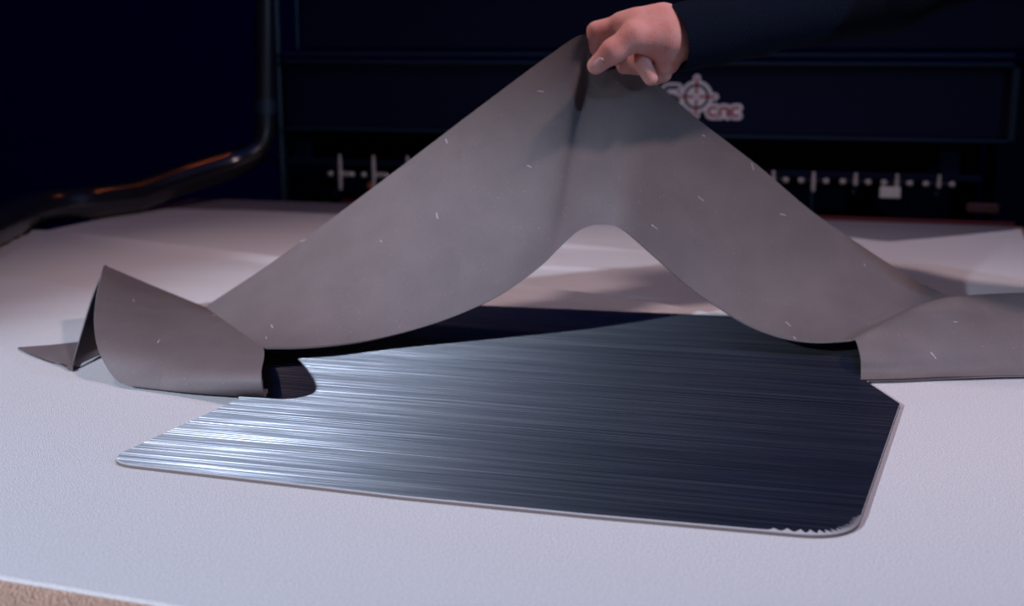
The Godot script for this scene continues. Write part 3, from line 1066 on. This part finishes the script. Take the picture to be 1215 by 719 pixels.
func person() -> void:
	var b := base("person", Transform3D(), "person in a dark sleeve whose hand pinches the peak of the lifted sheet", "person")
	var wrist := Vector3(0.2382, 1.2789, -1.7350)
	var elbow := Vector3(0.53, 1.345, -1.86)
	var sh_r := Vector3(0.83, 1.45, -1.94)
	var sh_l := Vector3(0.90, 1.45, -1.57)
	var neck := Vector3(0.86, 1.50, -1.75)
	var chest := Vector3(0.95, 1.33, -1.76)
	var hip := Vector3(1.14, 0.95, -1.77)
	var head := Vector3(0.80, 1.655, -1.75)
	var el_l := Vector3(1.10, 1.19, -1.56)
	var wr_l := Vector3(1.12, 0.95, -1.50)
	var kn_r := Vector3(1.12, 0.50, -1.88)
	var kn_l := Vector3(1.10, 0.50, -1.67)
	var an_r := Vector3(1.20, 0.085, -1.89)
	var an_l := Vector3(1.18, 0.085, -1.65)
	var st := begin()
	sdf(st, [
		[hip, chest, 0.115, 0.125], [chest, neck, 0.12, 0.055], [neck, head, 0.055, 0.058],
		[Vector3(1.14, 0.93, -1.85), kn_r, 0.078, 0.052], [Vector3(1.14, 0.93, -1.69), kn_l, 0.078, 0.052], [kn_r, an_r, 0.050, 0.036], [kn_l, an_l, 0.050, 0.036],
		[an_r, an_r + Vector3(-0.16, -0.05, -0.01), 0.036, 0.025], [an_l, an_l + Vector3(-0.16, -0.05, 0.01), 0.036, 0.025],
		[chest + Vector3(-0.05, 0.08, -0.06), sh_r, 0.08, 0.058], [chest + Vector3(-0.03, 0.08, 0.07), sh_l, 0.08, 0.058],
		[sh_r, elbow, 0.050, 0.038], [elbow, wrist + Vector3(0.03, 0.008, 0), 0.038, 0.029], [sh_l, el_l, 0.050, 0.038], [el_l, wr_l, 0.038, 0.027],
	], 0.014, 0.03)
	# head: it looks down along the arm
	var hx := Transform3D(Basis(Vector3.BACK, 0.35), head)
	var hb := []
	for a in [[Vector3(0.02, 0.035, 0), Vector3(-0.015, 0.04, 0), 0.086, 0.080], [Vector3(-0.045, -0.02, 0), Vector3(-0.055, -0.075, 0), 0.056, 0.036], [Vector3(-0.02, -0.05, 0.03), Vector3(-0.065, -0.085, 0.008), 0.034, 0.022], [Vector3(-0.02, -0.05, -0.03), Vector3(-0.065, -0.085, -0.008), 0.034, 0.022], [Vector3(-0.094, 0.012, 0), Vector3(-0.118, -0.028, 0), 0.009, 0.013], [Vector3(-0.098, -0.066, 0.016), Vector3(-0.098, -0.066, -0.016), 0.008, 0.008], [Vector3(-0.086, 0.03, 0.04), Vector3(-0.09, 0.03, -0.04), 0.012, 0.012], [Vector3(0.012, 0.0, 0.078), Vector3(0.006, -0.03, 0.076), 0.016, 0.010], [Vector3(0.012, 0.0, -0.078), Vector3(0.006, -0.03, -0.076), 0.016, 0.010], [Vector3(0.02, -0.02, 0), Vector3(0.03, -0.11, 0), 0.06, 0.058]]:
		hb.append([hx * a[0], hx * a[1], a[2], a[3]])
	sdf(st, hb, 0.006, 0.016)
	# the right hand: thumb towards the camera, fingers curled behind and beneath it
	var hand := [
		[Vector3(0.2405, 1.2767, -1.7350), Vector3(0.2057, 1.2788, -1.7280), 0.031, 0.034], [Vector3(0.2057, 1.2788, -1.7280), Vector3(0.1684, 1.2854, -1.7280), 0.035, 0.027],
		[Vector3(0.2004, 1.2976, -1.7350), Vector3(0.1477, 1.2944, -1.7380), 0.024, 0.016],
		[Vector3(0.2090, 1.2678, -1.7250), Vector3(0.2065, 1.2456, -1.7280), 0.030, 0.019, 0.010], [Vector3(0.2065, 1.2456, -1.7280), Vector3(0.1960, 1.2299, -1.7320), 0.018, 0.012, 0.006],
		# index finger: along the top, then down behind the sheet
		[Vector3(0.1526, 1.2922, -1.7420), Vector3(0.1145, 1.2845, -1.7480), 0.016, 0.0138, 0.006], [Vector3(0.1145, 1.2845, -1.7480), Vector3(0.1113, 1.2610, -1.7650), 0.0118, 0.0102, 0.004], [Vector3(0.1113, 1.2610, -1.7650), Vector3(0.1234, 1.2405, -1.7680), 0.0100, 0.0085, 0.004],
		# thumb
		[Vector3(0.1994, 1.2744, -1.7120), Vector3(0.1603, 1.2765, -1.7000), 0.025, 0.0190, 0.010], [Vector3(0.1603, 1.2765, -1.7000), Vector3(0.1325, 1.2581, -1.6960), 0.0185, 0.0162, 0.008], [Vector3(0.1325, 1.2581, -1.6960), Vector3(0.1111, 1.2394, -1.7040), 0.0160, 0.0118, 0.006],
		# middle finger curled
		[Vector3(0.1674, 1.2790, -1.7520), Vector3(0.1438, 1.2543, -1.7520), 0.0125, 0.0110, 0.005], [Vector3(0.1438, 1.2543, -1.7520), Vector3(0.1509, 1.2376, -1.7380), 0.0105, 0.0095, 0.003], [Vector3(0.1509, 1.2376, -1.7380), Vector3(0.1702, 1.2343, -1.7360), 0.0092, 0.0082, 0.003],
		# ring finger curled in front of the palm
		[Vector3(0.1861, 1.2745, -1.7550), Vector3(0.1573, 1.2478, -1.7350), 0.012, 0.011, 0.004], [Vector3(0.1573, 1.2478, -1.7350), Vector3(0.1733, 1.2425, -1.7120), 0.0110, 0.0118, 0.003], [Vector3(0.1733, 1.2425, -1.7120), Vector3(0.1847, 1.2227, -1.7100), 0.0118, 0.0098, 0.002],
		# little finger
		[Vector3(0.2051, 1.2700, -1.7600), Vector3(0.1843, 1.2385, -1.7520), 0.011, 0.0095, 0.004], [Vector3(0.1843, 1.2385, -1.7520), Vector3(0.1946, 1.2219, -1.7380), 0.009, 0.0085, 0.003], [Vector3(0.1946, 1.2219, -1.7380), Vector3(0.2072, 1.2255, -1.7300), 0.0085, 0.0075, 0.003],
	]
	sdf(st, hand, 0.0026, 0.012)
	# the left hand hangs open
	var pl := wr_l + Vector3(-0.03, -0.07, 0.005)
	var left := [[wr_l, pl, 0.026, 0.030]]
	for k in 4:
		var r0 := pl + Vector3(-0.028 + 0.019 * k, -0.012, 0.0)
		var r1 := r0 + Vector3(-0.004, -0.040 + 0.004 * absf(k - 1.5), -0.008)
		var r2 := r1 + Vector3(0.004, -0.034 + 0.003 * absf(k - 1.5), -0.014)
		left.append([r0, r1, 0.0095, 0.0085, 0.003])
		left.append([r1, r2, 0.0085, 0.0070, 0.003])
	left.append([wr_l + Vector3(-0.03, -0.03, 0.0), wr_l + Vector3(-0.062, -0.065, -0.01), 0.014, 0.0105, 0.006])
	left.append([wr_l + Vector3(-0.062, -0.065, -0.01), wr_l + Vector3(-0.066, -0.10, -0.02), 0.0105, 0.008, 0.004])
	sdf(st, left, 0.004, 0.010)
	var body := obj("body", st, mats.skin, b)
	# thumb nail, lying in the thumb's back near its tip
	st = begin()
	var n0 := Vector3(0.1185, 1.2484, -1.6835)
	var n1 := Vector3(0.1102, 1.2407, -1.6905)
	tube(st, [n0, n0.lerp(n1, 0.2), n0.lerp(n1, 0.85), n1], [0.002, 0.0048, 0.0048, 0.003], 12)
	obj("thumb_nail", st, mats.nail, b)
	# sleeve of the reaching arm, open at the cuff
	st = begin()
	var dir := (elbow - wrist).normalized()
	var pts := []
	var rad := []
	var prof := [[0.030, 0.034], [0.0, 0.037], [-0.006, 0.0405], [-0.004, 0.0435], [0.004, 0.0455], [0.028, 0.0465], [0.034, 0.0450], [0.060, 0.0475], [0.085, 0.0465], [0.12, 0.050], [0.16, 0.0505], [0.20, 0.054], [0.25, 0.056], [0.31, 0.058]]
	for a in prof:
		pts.append(wrist + dir * (a[0] - 0.020))
		rad.append(a[1])
	var rings := 32
	var side := across(dir)
	var up := side.cross(dir)
	var wrinkle := FastNoiseLite.new()
	wrinkle.seed = 3
	wrinkle.frequency = 12.0
	var pos := []
	for i in pts.size():
		var ring := []
		for k in rings + 1:
			var a := TAU * (k % rings) / rings
			var d := side * cos(a) + up * sin(a)
			var q: Vector3 = pts[i] + d * rad[i]
			if i > 5:
				q += d * 0.006 * wrinkle.get_noise_3d(q.x * 1.2, q.y, q.z)
			ring.append(q)
		pos.append(ring)
	for i in pts.size() - 1:
		for k in rings:
			var c0: Vector3 = (pts[i] + pts[i + 1]) / 2.0
			var ps := [pos[i][k], pos[i][k + 1], pos[i + 1][k + 1], pos[i + 1][k]]
			var sg := -1.0 if i < 1 else 1.0
			var ns := []
			for v in ps:
				ns.append(((v - c0) - dir * (v - c0).dot(dir)).normalized() * sg)
			quad4(st, ps, ns)
	obj("sleeve", st, mats.jacket_cloth, b)
	st = begin()
	sdf(st, [
		[hip, chest, 0.145, 0.15], [chest, neck + Vector3(0.02, -0.03, 0), 0.14, 0.075], [chest + Vector3(-0.05, 0.08, -0.06), sh_r, 0.10, 0.078], [chest + Vector3(-0.03, 0.08, 0.07), sh_l, 0.10, 0.078],
		[sh_r, elbow, 0.070, 0.058], [elbow, elbow.lerp(wrist, 0.12), 0.058, 0.054], [sh_l, el_l, 0.068, 0.054], [el_l, wr_l + Vector3(0, 0.03, 0), 0.052, 0.040],
	], 0.014, 0.03)
	obj("jacket", st, mats.jacket_cloth, b)
	st = begin()
	sdf(st, [[hip + Vector3(0, 0.02, -0.07), kn_r, 0.108, 0.072], [hip + Vector3(0, 0.02, 0.07), kn_l, 0.108, 0.072], [kn_r, an_r, 0.070, 0.058], [kn_l, an_l, 0.070, 0.058]], 0.014, 0.02)
	obj("trousers", st, mats.trouser_cloth, b)
	for a in [an_r, an_l]:
		st = begin()
		sdf(st, [[a + Vector3(0.02, -0.040, 0), a + Vector3(-0.13, -0.048, 0), 0.044, 0.036], [a + Vector3(-0.13, -0.048, 0), a + Vector3(-0.18, -0.052, 0), 0.036, 0.030], [a, a + Vector3(0.0, -0.04, 0), 0.045, 0.044]], 0.008, 0.02)
		obj("shoe", st, mats.shoe, b)
	st = begin()
	var cap := []
	for a in [[Vector3(0.035, 0.055, 0), Vector3(-0.03, 0.075, 0), 0.088, 0.074], [Vector3(0.05, 0.02, 0.0), Vector3(0.055, -0.03, 0), 0.078, 0.06]]:
		cap.append([hx * a[0], hx * a[1], a[2], a[3]])
	sdf(st, cap, 0.008, 0.02)
	obj("hair", st, mats.hair, b)
	for sg in [-1.0, 1.0]:
		st = begin()
		var c: Vector3 = hx * Vector3(-0.088, 0.012, 0.031 * sg)
		lathe(st, [Vector2(0, -0.0115), Vector2(0.007, -0.009), Vector2(0.011, -0.003), Vector2(0.011, 0.003), Vector2(0.007, 0.009), Vector2(0, 0.0115)], Transform3D(Basis(), c), 12)
		obj("eye", st, mats.eye_white, b)
